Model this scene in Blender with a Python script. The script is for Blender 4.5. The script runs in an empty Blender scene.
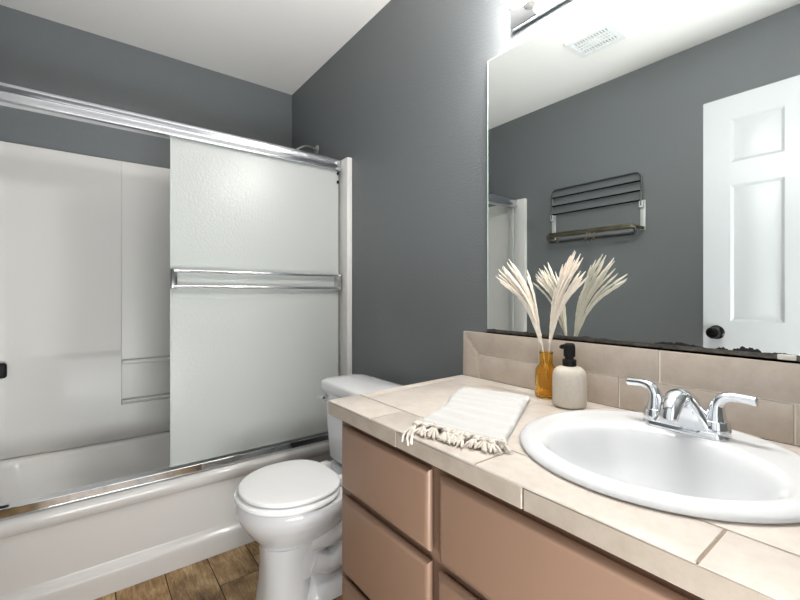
import bpy, bmesh, math, random
from mathutils import Vector, Matrix

random.seed(7)
SC = bpy.context.scene
COL = SC.collection

# ------------------------------------------------------------------ camera
TH = math.radians(37.53)
cam_d = bpy.data.cameras.new('camera')
cam = bpy.data.objects.new('camera', cam_d)
COL.objects.link(cam)
cam.location = (2.613, -1.097, 1.113)
cam.rotation_euler = (math.pi / 2, 0, math.pi / 2 - TH)
cam_d.sensor_width = 36
cam_d.lens = 18.456
cam_d.shift_y = -0.008
cam_d.clip_start = 0.02
SC.camera = cam

# ------------------------------------------------------------------ world and light
W = bpy.data.worlds.new('world')
SC.world = W
W.use_nodes = True
bg = W.node_tree.nodes['Background']
bg.inputs['Color'].default_value = (1.0, 0.98, 0.95, 1)
bg.inputs['Strength'].default_value = 1.0
BULB = 78.0            # radiance of the frosted bulbs over the mirror
HALL_FILL = 50.0            # added unseen fill light beyond the doorway, imitates soft bounced light, watts

hl = bpy.data.lights.new('hall_fill_light', 'AREA')
hl.energy = HALL_FILL
hl.shape = 'RECTANGLE'
hl.size, hl.size_y = 0.8, 1.2
hl.color = (0.95, 0.98, 1.0)
hlo = bpy.data.objects.new('hall_fill_light', hl)
COL.objects.link(hlo)
hlo.location = (3.4, -0.95, 0.30)
hlo.rotation_euler = (0, math.radians(158), 0)

vs = SC.view_settings
vs.view_transform = 'Standard'
vs.look = 'None'
vs.gamma = 1.0
vs.use_curve_mapping = False
vs.exposure = 0.8

# ------------------------------------------------------------------ materials
def lin(c):
    return tuple(((v / 255) / 12.92 if v / 255 <= 0.04045 else ((v / 255 + 0.055) / 1.055) ** 2.4) for v in c)

def nodes(name):
    m = bpy.data.materials.new(name)
    m.use_nodes = True
    nt = m.node_tree
    return m, nt, nt.nodes['Principled BSDF'], nt.nodes['Material Output']

def mat(name, rgb, rough=0.5, metal=0.0, bump=None, vary=None, coat=0.0, spec=0.5, trans=0.0, ior=1.45):
    """rgb in sRGB 0..255; bump=(scale,strength,dist); vary=(scale, amount, rgb2)"""
    m, nt, p, out = nodes(name)
    p.inputs['Base Color'].default_value = (*lin(rgb), 1)
    p.inputs['Roughness'].default_value = rough
    p.inputs['Metallic'].default_value = metal
    p.inputs['Coat Weight'].default_value = coat
    p.inputs['Coat Roughness'].default_value = 0.05
    p.inputs['Specular IOR Level'].default_value = spec
    p.inputs['Transmission Weight'].default_value = trans
    p.inputs['IOR'].default_value = ior
    tc = nt.nodes.new('ShaderNodeTexCoord')
    if bump:
        n = nt.nodes.new('ShaderNodeTexNoise')
        n.inputs['Scale'].default_value = bump[0]
        n.inputs['Detail'].default_value = 3
        b = nt.nodes.new('ShaderNodeBump')
        b.inputs['Strength'].default_value = bump[1]
        b.inputs['Distance'].default_value = bump[2]
        nt.links.new(tc.outputs['Object'], n.inputs['Vector'])
        nt.links.new(n.outputs['Fac'], b.inputs['Height'])
        nt.links.new(b.outputs['Normal'], p.inputs['Normal'])
    if vary:
        n = nt.nodes.new('ShaderNodeTexNoise')
        n.inputs['Scale'].default_value = vary[0]
        n.inputs['Detail'].default_value = 6
        n.inputs['Roughness'].default_value = 0.65
        r = nt.nodes.new('ShaderNodeValToRGB')
        r.color_ramp.elements[0].position = 0.35
        r.color_ramp.elements[1].position = 0.68
        r.color_ramp.elements[0].color = (*lin(rgb), 1)
        r.color_ramp.elements[1].color = (*lin(vary[1]), 1)
        nt.links.new(tc.outputs['Object'], n.inputs['Vector'])
        nt.links.new(n.outputs['Fac'], r.inputs['Fac'])
        nt.links.new(r.outputs['Color'], p.inputs['Base Color'])
    return m

M = {}
M['wall'] = mat('grey_wall_paint', (110, 114, 116), 0.42, bump=(150, 0.5, 0.004), spec=0.4)
M['ceiling'] = mat('ceiling_paint', (244, 242, 239), 0.85, bump=(120, 0.25, 0.003))
M['hall'] = mat('hall_paint', (226, 222, 214), 0.8)
M['white_paint'] = mat('white_door_paint', (182, 185, 188), 0.35, bump=(60, 0.03, 0.001))
M['fibreglass'] = mat('white_fibreglass', (214, 213, 210), 0.34)
M['acrylic'] = mat('white_tub_enamel', (208, 206, 203), 0.12, coat=0.3)
M['tub_inside'] = mat('white_tub_inside', (242, 241, 239), 0.2)  # tub white lightened to make up for weak light in the basin
M['vent_white'] = mat('white_vent_plastic', (230, 231, 232), 0.5)
M['porcelain'] = mat('white_porcelain', (226, 227, 229), 0.08, coat=0.4)
M['sink'] = mat('sink_porcelain', (220, 222, 224), 0.08, coat=0.4)
M['seat'] = mat('white_seat_plastic', (246, 246, 246), 0.22)
M['chrome'] = mat('polished_chrome', (226, 229, 233), 0.06, 1.0)
M['alu'] = mat('bright_aluminium', (206, 209, 214), 0.16, 1.0)
M['steel'] = mat('brushed_steel', (196, 196, 194), 0.28, 1.0)
M['bronze'] = mat('aged_bronze', (98, 92, 80), 0.35, 0.9, vary=(14, (126, 118, 100)))
M['black'] = mat('black_plastic', (13, 13, 14), 0.5, spec=0.3)
M['blackmetal'] = mat('black_metal', (14, 13, 13), 0.22, 0.5)
M['cabinet'] = mat('mauve_brown_cabinet_paint', (143, 114, 95), 0.38, bump=(90, 0.05, 0.001))
M['cab_in'] = mat('cabinet_inside', (120, 92, 80), 0.7)
M['pale_grout'] = mat('pale_tile_grout', (232, 225, 215), 0.9)
M['dark_steel'] = mat('dark_steel', (92, 94, 94), 0.3, 1.0)
M['silver'] = mat('satin_silver', (205, 206, 205), 0.45, 0.4)
M['grout'] = mat('tile_grout', (146, 131, 115), 0.9)
M['towel'] = mat('white_cotton', (197, 197, 195), 0.9, bump=(900, 0.4, 0.001))
M['fringe'] = mat('cream_cotton_cord', (222, 216, 209), 0.9, bump=(700, 0.6, 0.001), vary=(60, (206, 196, 184)))
M['grass'] = mat('dried_grass', (240, 228, 212), 0.85, vary=(90, (248, 240, 228)))
M['stone'] = mat('cream_stoneware', (206, 199, 188), 0.75, bump=(260, 0.25, 0.001), vary=(160, (196, 188, 176)))
M['tarnish'] = mat('tarnished_silvering', (22, 24, 30), 0.5, vary=(40, (44, 44, 46)))
M['channel'] = mat('grimy_metal_channel', (112, 107, 99), 0.4, 0.6, vary=(55, (70, 66, 60)))
M['clip'] = mat('clear_plastic_clip', (214, 210, 200), 0.3)
M['seal'] = mat('dark_seal', (30, 30, 28), 0.5)

# beige tile, each tile with its own shade
def tile_mat():
    m, nt, p, out = nodes('beige_ceramic_tile')
    p.inputs['Roughness'].default_value = 0.32
    tc = nt.nodes.new('ShaderNodeTexCoord')
    n = nt.nodes.new('ShaderNodeTexNoise')
    n.inputs['Scale'].default_value = 17
    n.inputs['Detail'].default_value = 8
    n.inputs['Roughness'].default_value = 0.7
    r = nt.nodes.new('ShaderNodeValToRGB')
    r.color_ramp.elements[0].position = 0.3
    r.color_ramp.elements[1].position = 0.7
    r.color_ramp.elements[0].color = (*lin((200, 189, 178)), 1)
    r.color_ramp.elements[1].color = (*lin((222, 214, 205)), 1)
    a = nt.nodes.new('ShaderNodeAttribute')
    a.attribute_name = 'shade'
    mx = nt.nodes.new('ShaderNodeMix')
    mx.data_type = 'RGBA'
    mx.blend_type = 'MULTIPLY'
    mx.inputs[0].default_value = 1
    nt.links.new(tc.outputs['Object'], n.inputs['Vector'])
    nt.links.new(n.outputs['Fac'], r.inputs['Fac'])
    nt.links.new(r.outputs['Color'], mx.inputs[6])
    nt.links.new(a.outputs['Color'], mx.inputs[7])
    nt.links.new(mx.outputs[2], p.inputs['Base Color'])
    b = nt.nodes.new('ShaderNodeBump')
    b.inputs['Strength'].default_value = 0.08
    b.inputs['Distance'].default_value = 0.002
    nt.links.new(n.outputs['Fac'], b.inputs['Height'])
    nt.links.new(b.outputs['Normal'], p.inputs['Normal'])
    return m
M['tile'] = tile_mat()

# wood look plank tile
def plank_mat():
    m, nt, p, out = nodes('wood_look_floor_tile')
    p.inputs['Roughness'].default_value = 0.45
    tc = nt.nodes.new('ShaderNodeTexCoord')
    a = nt.nodes.new('ShaderNodeAttribute')
    a.attribute_name = 'shade'
    off = nt.nodes.new('ShaderNodeVectorMath')
    off.operation = 'MULTIPLY_ADD'
    off.inputs[1].default_value = (7, 7, 7)
    nt.links.new(a.outputs['Color'], off.inputs[0])
    nt.links.new(tc.outputs['Object'], off.inputs[2])
    mp = nt.nodes.new('ShaderNodeMapping')
    mp.inputs['Scale'].default_value = (7, 48, 5)
    nt.links.new(off.outputs[0], mp.inputs['Vector'])
    n = nt.nodes.new('ShaderNodeTexNoise')
    n.inputs['Scale'].default_value = 1.6
    n.inputs['Detail'].default_value = 9
    n.inputs['Roughness'].default_value = 0.72
    n.inputs['Distortion'].default_value = 1.2
    nt.links.new(mp.outputs['Vector'], n.inputs['Vector'])
    n2 = nt.nodes.new('ShaderNodeTexNoise')
    n2.inputs['Scale'].default_value = 9
    n2.inputs['Detail'].default_value = 4
    nt.links.new(off.outputs[0], n2.inputs['Vector'])
    ad = nt.nodes.new('ShaderNodeMath')
    ad.operation = 'MULTIPLY_ADD'
    ad.inputs[1].default_value = 0.55
    nt.links.new(n2.outputs['Fac'], ad.inputs[0])
    ml = nt.nodes.new('ShaderNodeMath')
    ml.operation = 'MULTIPLY'
    ml.inputs[1].default_value = 0.6
    nt.links.new(n.outputs['Fac'], ml.inputs[0])
    nt.links.new(ml.outputs[0], ad.inputs[2])
    r = nt.nodes.new('ShaderNodeValToRGB')
    e = r.color_ramp.elements
    e[0].position = 0.40
    e[0].color = (*lin((78, 54, 30)), 1)
    e[1].position = 0.74
    e[1].color = (*lin((206, 180, 140)), 1)
    q = e.new(0.54)
    q.color = (*lin((142, 110, 70)), 1)
    q = e.new(0.64)
    q.color = (*lin((178, 146, 102)), 1)
    nt.links.new(ad.outputs[0], r.inputs['Fac'])
    nt.links.new(r.outputs['Color'], p.inputs['Base Color'])
    return m
M['plank'] = plank_mat()
M['floor_grout'] = mat('dark_floor_grout', (52, 40, 28), 0.9)

# mirror silver
m, nt, p, out = nodes('mirror_silver')
p.inputs['Base Color'].default_value = (*lin((236, 241, 239)), 1)
p.inputs['Metallic'].default_value = 1
p.inputs['Roughness'].default_value = 0.012
M['mirror'] = m
M['glass_edge'] = mat('pale_green_glass_edge', (206, 222, 214), 0.1)

# frosted obscure glass: lets light through, scatters it
m, nt, p, out = nodes('frosted_glass')
p.inputs['Base Color'].default_value = (*lin((221, 224, 222)), 1)
p.inputs['Roughness'].default_value = 0.24
tr = nt.nodes.new('ShaderNodeBsdfTranslucent')
tr.inputs['Color'].default_value = (*lin((226, 230, 226)), 1)
mx = nt.nodes.new('ShaderNodeMixShader')
mx.inputs[0].default_value = 0.45
nz = nt.nodes.new('ShaderNodeTexNoise')
nz.inputs['Scale'].default_value = 110
nz.inputs['Detail'].default_value = 2
tc = nt.nodes.new('ShaderNodeTexCoord')
bp = nt.nodes.new('ShaderNodeBump')
bp.inputs['Strength'].default_value = 0.35
bp.inputs['Distance'].default_value = 0.003
nt.links.new(tc.outputs['Object'], nz.inputs['Vector'])
nt.links.new(nz.outputs['Fac'], bp.inputs['Height'])
nt.links.new(bp.outputs['Normal'], p.inputs['Normal'])
nt.links.new(p.outputs[0], mx.inputs[1])
nt.links.new(tr.outputs[0], mx.inputs[2])
nt.links.new(mx.outputs[0], out.inputs['Surface'])
M['frost'] = m

# amber glass
m, nt, p, out = nodes('amber_glass')
p.inputs['Base Color'].default_value = (*lin((255, 220, 128)), 1)
p.inputs['Transmission Weight'].default_value = 1
p.inputs['Roughness'].default_value = 0.03
p.inputs['IOR'].default_value = 1.3
M['amber'] = m

# frosted light bulb
m, nt, p, out = nodes('lit_bulb')
em = nt.nodes.new('ShaderNodeEmission')
em.inputs['Color'].default_value = (1.0, 0.965, 0.93, 1)
em.inputs['Strength'].default_value = BULB
nt.links.new(em.outputs[0], out.inputs['Surface'])
M['bulb'] = m

# ------------------------------------------------------------------ mesh helpers
WORLD = {}

def finish(name, bm, material, parent=None, loc=None, smooth=38):
    """link bm (built in world coordinates) as one mesh object"""
    o_loc = Vector(WORLD[parent.name]) if parent else Vector(loc or (0, 0, 0))
    bmesh.ops.translate(bm, verts=bm.verts, vec=-o_loc)
    bmesh.ops.recalc_face_normals(bm, faces=bm.faces)
    me = bpy.data.meshes.new(name)
    bm.to_mesh(me)
    bm.free()
    me.materials.append(material)
    if smooth:
        me.shade_smooth()
        me.set_sharp_from_angle(angle=math.radians(smooth))
    o = bpy.data.objects.new(name, me)
    COL.objects.link(o)
    if parent:
        o.parent = parent
    else:
        o.location = o_loc
    WORLD[o.name] = tuple(o_loc)
    return o

def tag(o, label, cat, group=None):
    o['label'] = label
    o['category'] = cat
    if group:
        o['group'] = group
    return o

def thing(name, label, cat, loc, group=None):
    o = bpy.data.objects.new(name, None)
    o.empty_display_size = 0.1
    COL.objects.link(o)
    o.location = loc
    WORLD[o.name] = tuple(loc)
    return tag(o, label, cat, group)

def struct(name, bm, material, parent=None, smooth=38):
    o = finish(name, bm, material, parent, smooth=smooth)
    o['kind'] = 'structure'
    return o

def merge(bm, src):
    me = bpy.data.meshes.new('tmp')
    src.to_mesh(me)
    src.free()
    bm.from_mesh(me)
    bpy.data.meshes.remove(me)

def box(bm, x0, x1, y0, y1, z0, z1, bev=0.0, seg=2, rot=None):
    t = bmesh.new()
    bmesh.ops.create_cube(t, size=1)
    bmesh.ops.scale(t, vec=(x1 - x0, y1 - y0, z1 - z0), verts=t.verts)
    if bev:
        bmesh.ops.bevel(t, geom=t.edges[:], offset=bev, segments=seg, affect='EDGES', profile=0.5)
    if rot:
        bmesh.ops.rotate(t, verts=t.verts, cent=(0, 0, 0), matrix=rot)
    bmesh.ops.translate(t, verts=t.verts, vec=((x0 + x1) / 2, (y0 + y1) / 2, (z0 + z1) / 2))
    merge(bm, t)

def loft(bm, loops, cap0=True, cap1=True, closed=True):
    rings = [[bm.verts.new(p) for p in L] for L in loops]
    n = len(rings[0])
    for a, b in zip(rings, rings[1:]):
        for i in range(n if closed else n - 1):
            j = (i + 1) % n
            bm.faces.new((a[i], a[j], b[j], b[i]))
    if cap0:
        bm.faces.new(rings[0][::-1])
    if cap1:
        bm.faces.new(rings[-1])
    return rings

def catmull(pts, n=8):
    pts = [Vector(p) for p in pts]
    P = [pts[0] * 2 - pts[1]] + pts + [pts[-1] * 2 - pts[-2]]
    out = []
    for i in range(1, len(P) - 2):
        for k in range(n):
            t = k / n
            a, b, c, d = P[i - 1], P[i], P[i + 1], P[i + 2]
            out.append(0.5 * ((2 * b) + (c - a) * t + (2 * a - 5 * b + 4 * c - d) * t * t + (3 * b - a - 3 * c + d) * t ** 3))
    out.append(pts[-1])
    return out

def tube(bm, pts, r, seg=10, ell=None, caps=True):
    """sweep a circle along pts; r a number or list; ell scales the second axis"""
    pts = [Vector(p) for p in pts]
    n = len(pts)
    rr = r if isinstance(r, (list, tuple)) else [r] * n
    if len(rr) != n:
        rr = [rr[min(int(i / (n - 1) * (len(rr) - 1)), len(rr) - 2)] * (1 - (i / (n - 1) * (len(rr) - 1)) % 1 if i < n - 1 else 0)
              + rr[min(int(i / (n - 1) * (len(rr) - 1)) + 1, len(rr) - 1)] * ((i / (n - 1) * (len(rr) - 1)) % 1 if i < n - 1 else 1) for i in range(n)]
    t0 = (pts[1] - pts[0]).normalized()
    up = Vector((0, 0, 1)) if abs(t0.z) < 0.9 else Vector((1, 0, 0))
    u = (up - t0 * up.dot(t0)).normalized()
    loops = []
    for i, p in enumerate(pts):
        t = (pts[min(i + 1, n - 1)] - pts[max(i - 1, 0)]).normalized()
        u = (u - t * u.dot(t)).normalized()
        v = t.cross(u)
        e = ell[i] if isinstance(ell, (list, tuple)) else (ell or 1.0)
        loops.append([p + (u * math.cos(a) * e + v * math.sin(a)) * rr[i] for a in (2 * math.pi * k / seg for k in range(seg))])
    loft(bm, loops, caps, caps)

def lathe(bm, prof, c, seg=32, ribs=0, amp=0.0, axis='Z'):
    loops = []
    for r, z in prof:
        L = []
        for k in range(seg):
            a = 2 * math.pi * k / seg
            q = r * (1 + (amp * math.cos(ribs * a) if ribs else 0))
            x, y = q * math.cos(a), q * math.sin(a)
            if axis == 'Z':
                L.append((c[0] + x, c[1] + y, c[2] + z))
            elif axis == 'Y':
                L.append((c[0] + x, c[1] + z, c[2] + y))
            else:
                L.append((c[0] + z, c[1] + x, c[2] + y))
        loops.append(L)
    loft(bm, loops)

def sphere(bm, c, r, u=24, v=14, sc=(1, 1, 1)):
    t = bmesh.new()
    bmesh.ops.create_uvsphere(t, u_segments=u, v_segments=v, radius=r)
    bmesh.ops.scale(t, vec=sc, verts=t.verts)
    bmesh.ops.translate(t, verts=t.verts, vec=c)
    merge(bm, t)

def rrect(cx, cy, hx, hy, r, z, n=6):
    """rounded rectangle loop in the XY plane"""
    L = []
    r = min(r, hx - 1e-4, hy - 1e-4)
    for qx, qy, a0 in ((1, 1, 0), (-1, 1, 90), (-1, -1, 180), (1, -1, 270)):
        for k in range(n + 1):
            a = math.radians(a0 + 90 * k / n)
            L.append((cx + qx * (hx - r) + r * math.cos(a), cy + qy * (hy - r) + r * math.sin(a), z))
    return L

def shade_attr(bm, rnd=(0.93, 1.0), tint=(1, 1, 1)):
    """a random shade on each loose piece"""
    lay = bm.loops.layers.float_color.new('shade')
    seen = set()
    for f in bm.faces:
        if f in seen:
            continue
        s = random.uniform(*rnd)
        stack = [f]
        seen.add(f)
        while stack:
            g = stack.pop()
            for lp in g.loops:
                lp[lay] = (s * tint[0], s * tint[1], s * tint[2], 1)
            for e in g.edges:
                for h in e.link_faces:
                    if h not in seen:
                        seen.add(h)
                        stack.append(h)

def prism(bm, pts, z0, z1, bev=0.0):
    """a bevelled slab over a polygon given in XY"""
    t = bmesh.new()
    a = [t.verts.new((x, y, z0)) for x, y in pts]
    b = [t.verts.new((x, y, z1)) for x, y in pts]
    t.faces.new(a[::-1])
    top = t.faces.new(b)
    for i in range(len(pts)):
        j = (i + 1) % len(pts)
        t.faces.new((a[i], a[j], b[j], b[i]))
    if bev:
        bmesh.ops.bevel(t, geom=list(top.edges), offset=bev, segments=2, affect='EDGES', profile=0.5)
    merge(bm, t)

# ------------------------------------------------------------------ room shell
RX, RY, RZ = 2.72, -1.505, 2.44
T = 0.1
bm = bmesh.new(); box(bm, -T, 0, RY - T, T, -0.02, RZ + T)
struct('wall_back', bm, M['wall'], smooth=0)
bm = bmesh.new(); box(bm, 0, RX + T, 0, T, -0.02, RZ + T)
struct('wall_right', bm, M['wall'], smooth=0)
bm = bmesh.new(); box(bm, 0, RX + T, RY - T, RY, -0.02, RZ + T)
struct('wall_left', bm, M['wall'], smooth=0)
bm = bmesh.new(); box(bm, 0, RX, RY, 0, RZ, RZ + T)
struct('ceiling', bm, M['ceiling'], smooth=0)
DY0, DY1, DH = -1.33, -0.56, 2.045          # doorway behind the camera
bm = bmesh.new()
box(bm, RX, RX + T, DY1, 0, -0.02, RZ + T)
box(bm, RX, RX + T, RY, DY0, -0.02, RZ + T)
box(bm, RX, RX + T, DY0, DY1, DH, RZ + T)
struct('wall_front', bm, M['wall'], smooth=0)
bm = bmesh.new()
for y0, y1, z0, z1 in ((DY1, DY1 + 0.057, 0, DH + 0.057), (DY0 - 0.057, DY0, 0, DH + 0.057), (DY0, DY1, DH, DH + 0.057)):
    box(bm, RX - 0.012, RX, y0, y1, z0, z1, 0.003)
struct('trim_1', bm, M['white_paint'])

# plank floor, laid along X
bm = bmesh.new()
rows = [-1.505 + 0.0, -1.325, -1.167, -1.007, -0.846, -0.690, -0.533, -0.375, -0.217, -0.06, 0.0]
joint = [0.33, 0.62, 0.10, 0.02, 0.56, 0.355, 0.25, 0.16, 0.5, 0.3]
g = 0.003
for i, (y0, y1) in enumerate(zip(rows, rows[1:])):
    x = joint[i] - 0.6
    while x < RX:
        a, b = max(x, 0.0), min(x + 0.6, RX)
        if b - a > 0.02:
            box(bm, a + g / 2, b - g / 2, y0 + g / 2, y1 - g / 2, -0.01, 0.0, 0.0012, 1)
        x += 0.6
shade_attr(bm, (0.0, 1.0))
fl_o = struct('floor', bm, M['plank'])
bm = bmesh.new(); box(bm, 0, RX, RY, 0, -0.02, -0.0018)
struct('grout', bm, M['floor_grout'], fl_o, smooth=0)
# hallway seen only through the doorway
bm = bmesh.new(); box(bm, RX + T, 4.6, -2.6, 0.8, -0.02, 0)
struct('floor_hall', bm, M['hall'], smooth=0)
bm = bmesh.new(); box(bm, 4.6, 4.7, -2.6, 0.8, 0, RZ)
struct('wall_hall', bm, M['hall'], smooth=0)

# open six panel door, standing in front of the opposite wall
DX0, DX1, DYF, DYB = 1.932, 2.69, -1.29, -1.325
bm = bmesh.new()
xs = [DX0, DX0 + 0.105, DX0 + 0.292, DX0 + 0.466, DX0 + 0.653, DX1]
zs = [0.012, 0.235, 0.80, 0.985, 1.615, 1.722, 1.922, 2.03]
def panel_face(bm, y, sgn):
    def q(a, b, c, d, yy):
        return [bm.verts.new((a, yy, c)), bm.verts.new((b, yy, c)), bm.verts.new((b, yy, d)), bm.verts.new((a, yy, d))]
    for i in range(5):
        for k in range(7):
            a, b, c, d = xs[i], xs[i + 1], zs[k], zs[k + 1]
            if i in (1, 3) and k in (1, 3, 5):
                prev = q(a, b, c, d, y)
                for ins, dep in ((0.012, 0.009), (0.018, 0.009), (0.045, 0.002)):
                    cur = q(a + ins, b - ins, c + ins, d - ins, y - sgn * dep)
                    for e in range(4):
                        f = (e + 1) % 4
                        bm.faces.new((prev[e], prev[f], cur[f], cur[e]))
                    prev = cur
                bm.faces.new(prev)
            else:
                bm.faces.new(q(a, b, c, d, y))
panel_face(bm, DYF, 1)
panel_face(bm, DYB, -1)
for a, b in (((DX0, zs[0]), (DX0, zs[-1])), ((DX0, zs[-1]), (DX1, zs[-1])), ((DX1, zs[-1]), (DX1, zs[0])), ((DX1, zs[0]), (DX0, zs[0]))):
    bm.faces.new([bm.verts.new((a[0], DYF, a[1])), bm.verts.new((b[0], DYF, b[1])), bm.verts.new((b[0], DYB, b[1])), bm.verts.new((a[0], DYB, a[1]))])
bmesh.ops.remove_doubles(bm, verts=bm.verts, dist=1e-5)
door = struct('door_1', bm, M['white_paint'], smooth=20)
bm = bmesh.new()
prof = [(0.001, 0.0), (0.032, 0.0), (0.033, 0.004), (0.028, 0.010), (0.013, 0.014), (0.012, 0.030), (0.02, 0.036), (0.027, 0.046), (0.028, 0.056), (0.023, 0.066), (0.012, 0.070), (0.001, 0.071)]
lathe(bm, prof, (1.985, DYF, 0.93), 28, axis='Y')
lathe(bm, [(r, -z) for r, z in prof], (1.985, DYB, 0.93), 28, axis='Y')
finish('door_knob', bm, M['blackmetal'], door)['label'] = 'black round door knob'
bm = bmesh.new()
for z in (0.25, 1.05, 1.85):
    tube(bm, [(DX1 + 0.006, DYF + 0.004, z), (DX1 + 0.006, DYF + 0.004, z + 0.09)], 0.006)
finish('hinge', bm, M['blackmetal'], door)

# ------------------------------------------------------------------ tub and surround
TX = 0.752
tub = thing('bathtub', 'white bathtub with a plain apron along the wood look floor', 'bathtub', (0.38, -0.75, 0))
bm = bmesh.new()
prof = [(0.02, 0.340), (0.70, 0.352), (0.725, 0.3555), (0.740, 0.352), (0.7475, 0.343), (0.7485, 0.325), (0.742, 0.308), (0.734, 0.295), (0.731, 0.25),
        (0.731, 0.125), (0.733, 0.105), (0.739, 0.093), (0.747, 0.085), (TX, 0.07), (TX, 0.0)]
ys = [RY + 0.003, -1.2, -0.9, -0.6, -0.3, -0.003]
front = catmull([(x, 0, z) for x, z in prof[1:]], 4)
lay = [[(p.x, y, p.z) for p in front] for y in ys]
loft(bm, lay, False, False, closed=False)
finish('apron', bm, M['acrylic'], tub, smooth=60)
# basin with a flat deck
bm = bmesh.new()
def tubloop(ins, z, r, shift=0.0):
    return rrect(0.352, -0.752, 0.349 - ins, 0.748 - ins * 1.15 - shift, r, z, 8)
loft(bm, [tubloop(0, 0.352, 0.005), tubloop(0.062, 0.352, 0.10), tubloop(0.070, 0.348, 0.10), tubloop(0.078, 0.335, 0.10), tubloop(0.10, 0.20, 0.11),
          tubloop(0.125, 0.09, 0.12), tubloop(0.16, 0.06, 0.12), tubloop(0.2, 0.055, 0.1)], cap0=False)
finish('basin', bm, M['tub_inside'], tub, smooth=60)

sur = thing('tub_surround', 'white moulded fibreglass wall surround above the bathtub', 'shower surround', (0.38, -0.75, 0.354))
# plan outline of the inner face, rounded corners, extruded upward with a step
def surround_outline(off, z, rc):
    x0, x1 = 0.03, 0.69
    y0, y1 = RY + 0.022, -0.022
    def fade(y):                     # the lower bulge dies out towards the left corner
        t = min(1, max(0, (y + 1.36) / 0.22))
        return off * t * t * (3 - 2 * t)
    L = [(x1, y0, z)]
    for k in range(13):
        a = math.radians(270 - 7.5 * k)
        L.append((x0 + rc + rc * math.cos(a), y0 + rc + rc * math.sin(a), z))
    for k in range(1, 16):
        y = y0 + rc + (-0.9475 - y0 - rc) * k / 15
        L.append((x0 + fade(y), y, z))
    nx = x0 - 0.005 if z > 0.55 else x0 + off
    L.append((nx, -0.944, z))
    L.append((nx, -0.556, z))
    L.append((x0 + off, -0.5525, z))
    for k in range(13):
        a = math.radians(180 - 7.5 * k)
        L.append((x0 + rc + rc * math.cos(a), y1 - rc + rc * math.sin(a), z))
    L.append((x1, y1, z))
    return L
bm = bmesh.new()
RC = 0.10
levels = [(0.014, 0.357), (0.014, 0.43), (0.014, 0.535), (0.014, 0.56), (0.014, 0.785), (0.012, 0.797), (0.008, 0.806), (0.002, 0.814), (0.0, 0.825), (0.0, 1.79), (0.0, 1.803), (-0.003, 1.806)]
inner = [surround_outline(o, z, RC) for o, z in levels]
def push_out(L, z):
    R = []
    for x, y, zz in L:
        if x > 0.6:
            R.append((x, -0.003 if y > -0.75 else RY + 0.003, z))
        else:
            R.append((max(0.003, x - 0.027), min(-0.003, max(RY + 0.003, y + (0.019 if y > -0.75 else -0.019) * (1 if abs(y + 0.75) > 0.65 else 0))), z))
    return R
ot, ob = push_out(inner[-1], 1.806), push_out(inner[0], 0.357)
loft(bm, [[L[i] for L in inner] + [ot[i], ob[i]] for i in range(len(ot))])
finish('wall_panel', bm, M['fibreglass'], sur, smooth=30)
# soap shelves in the recessed middle column
for z, dz, nm in ((0.745, 0.022, 'soap_shelf'), (0.545, 0.016, 'soap_shelf')):
    bm = bmesh.new()
    box(bm, 0.015, 0.056, -0.944, -0.556, z, z + dz, 0.008, 4)
    finish(nm, bm, M['fibreglass'], sur)
# front flanges, against both side walls
for y0, y1 in ((-0.031, -0.001), (RY + 0.001, RY + 0.031)):
    bm = bmesh.new()
    box(bm, 0.6925, 0.783, y0, y1, 0.357, 1.815, 0.005, 2)
    finish('front_flange', bm, M['fibreglass'], sur)

bm = bmesh.new()
box(bm, -0.014, 0.014, -0.032, 0.032, -0.035, 0.035, 0.0135, 4)
bmesh.ops.translate(bm, verts=bm.verts, vec=(0.062, -1.408, 0.766))
tag(finish('suction_hook', bm, M['black'], None, (0.062, -1.408, 0.731)), 'small black rounded hook stuck on the white tub surround', 'hook')

# ------------------------------------------------------------------ sliding shower door
sd = thing('shower_screen', 'chrome framed sliding shower door with frosted glass panels above the tub', 'shower door', (0.69, -0.75, 0.355))
sd['kind'] = 'thing'
def yprof(bm, prof, y0, y1):
    loft(bm, [[(x, y0, z) for x, z in prof], [(x, y1, z) for x, z in prof]])
Y0, Y1 = RY + 0.034, -0.034
bm = bmesh.new()
yprof(bm, [(0.655, 1.762), (0.655, 1.819), (0.663, 1.826), (0.70, 1.826), (0.715, 1.818), (0.718, 1.808), (0.713, 1.794), (0.714, 1.780), (0.722, 1.770), (0.722, 1.758), (0.714, 1.754), (0.708, 1.762)], Y0, Y1)
finish('header_rail', bm, M['alu'], sd, smooth=50)
bm = bmesh.new()
yprof(bm, [(0.648, 0.3575), (0.648, 0.372), (0.668, 0.380), (0.672, 0.392), (0.690, 0.392), (0.700, 0.390), (0.7125, 0.390), (0.7145, 0.388), (0.7145, 0.3575)], Y0, Y1)
finish('bottom_track', bm, M['chrome'], sd, smooth=30)
for y0, y1 in ((-0.046, -0.0335), (RY + 0.0335, RY + 0.046)):
    bm = bmesh.new()
    box(bm, 0.655, 0.690, y0, y1, 0.392, 1.760, 0.002)
    finish('wall_jamb', bm, M['silver'], sd)
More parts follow.
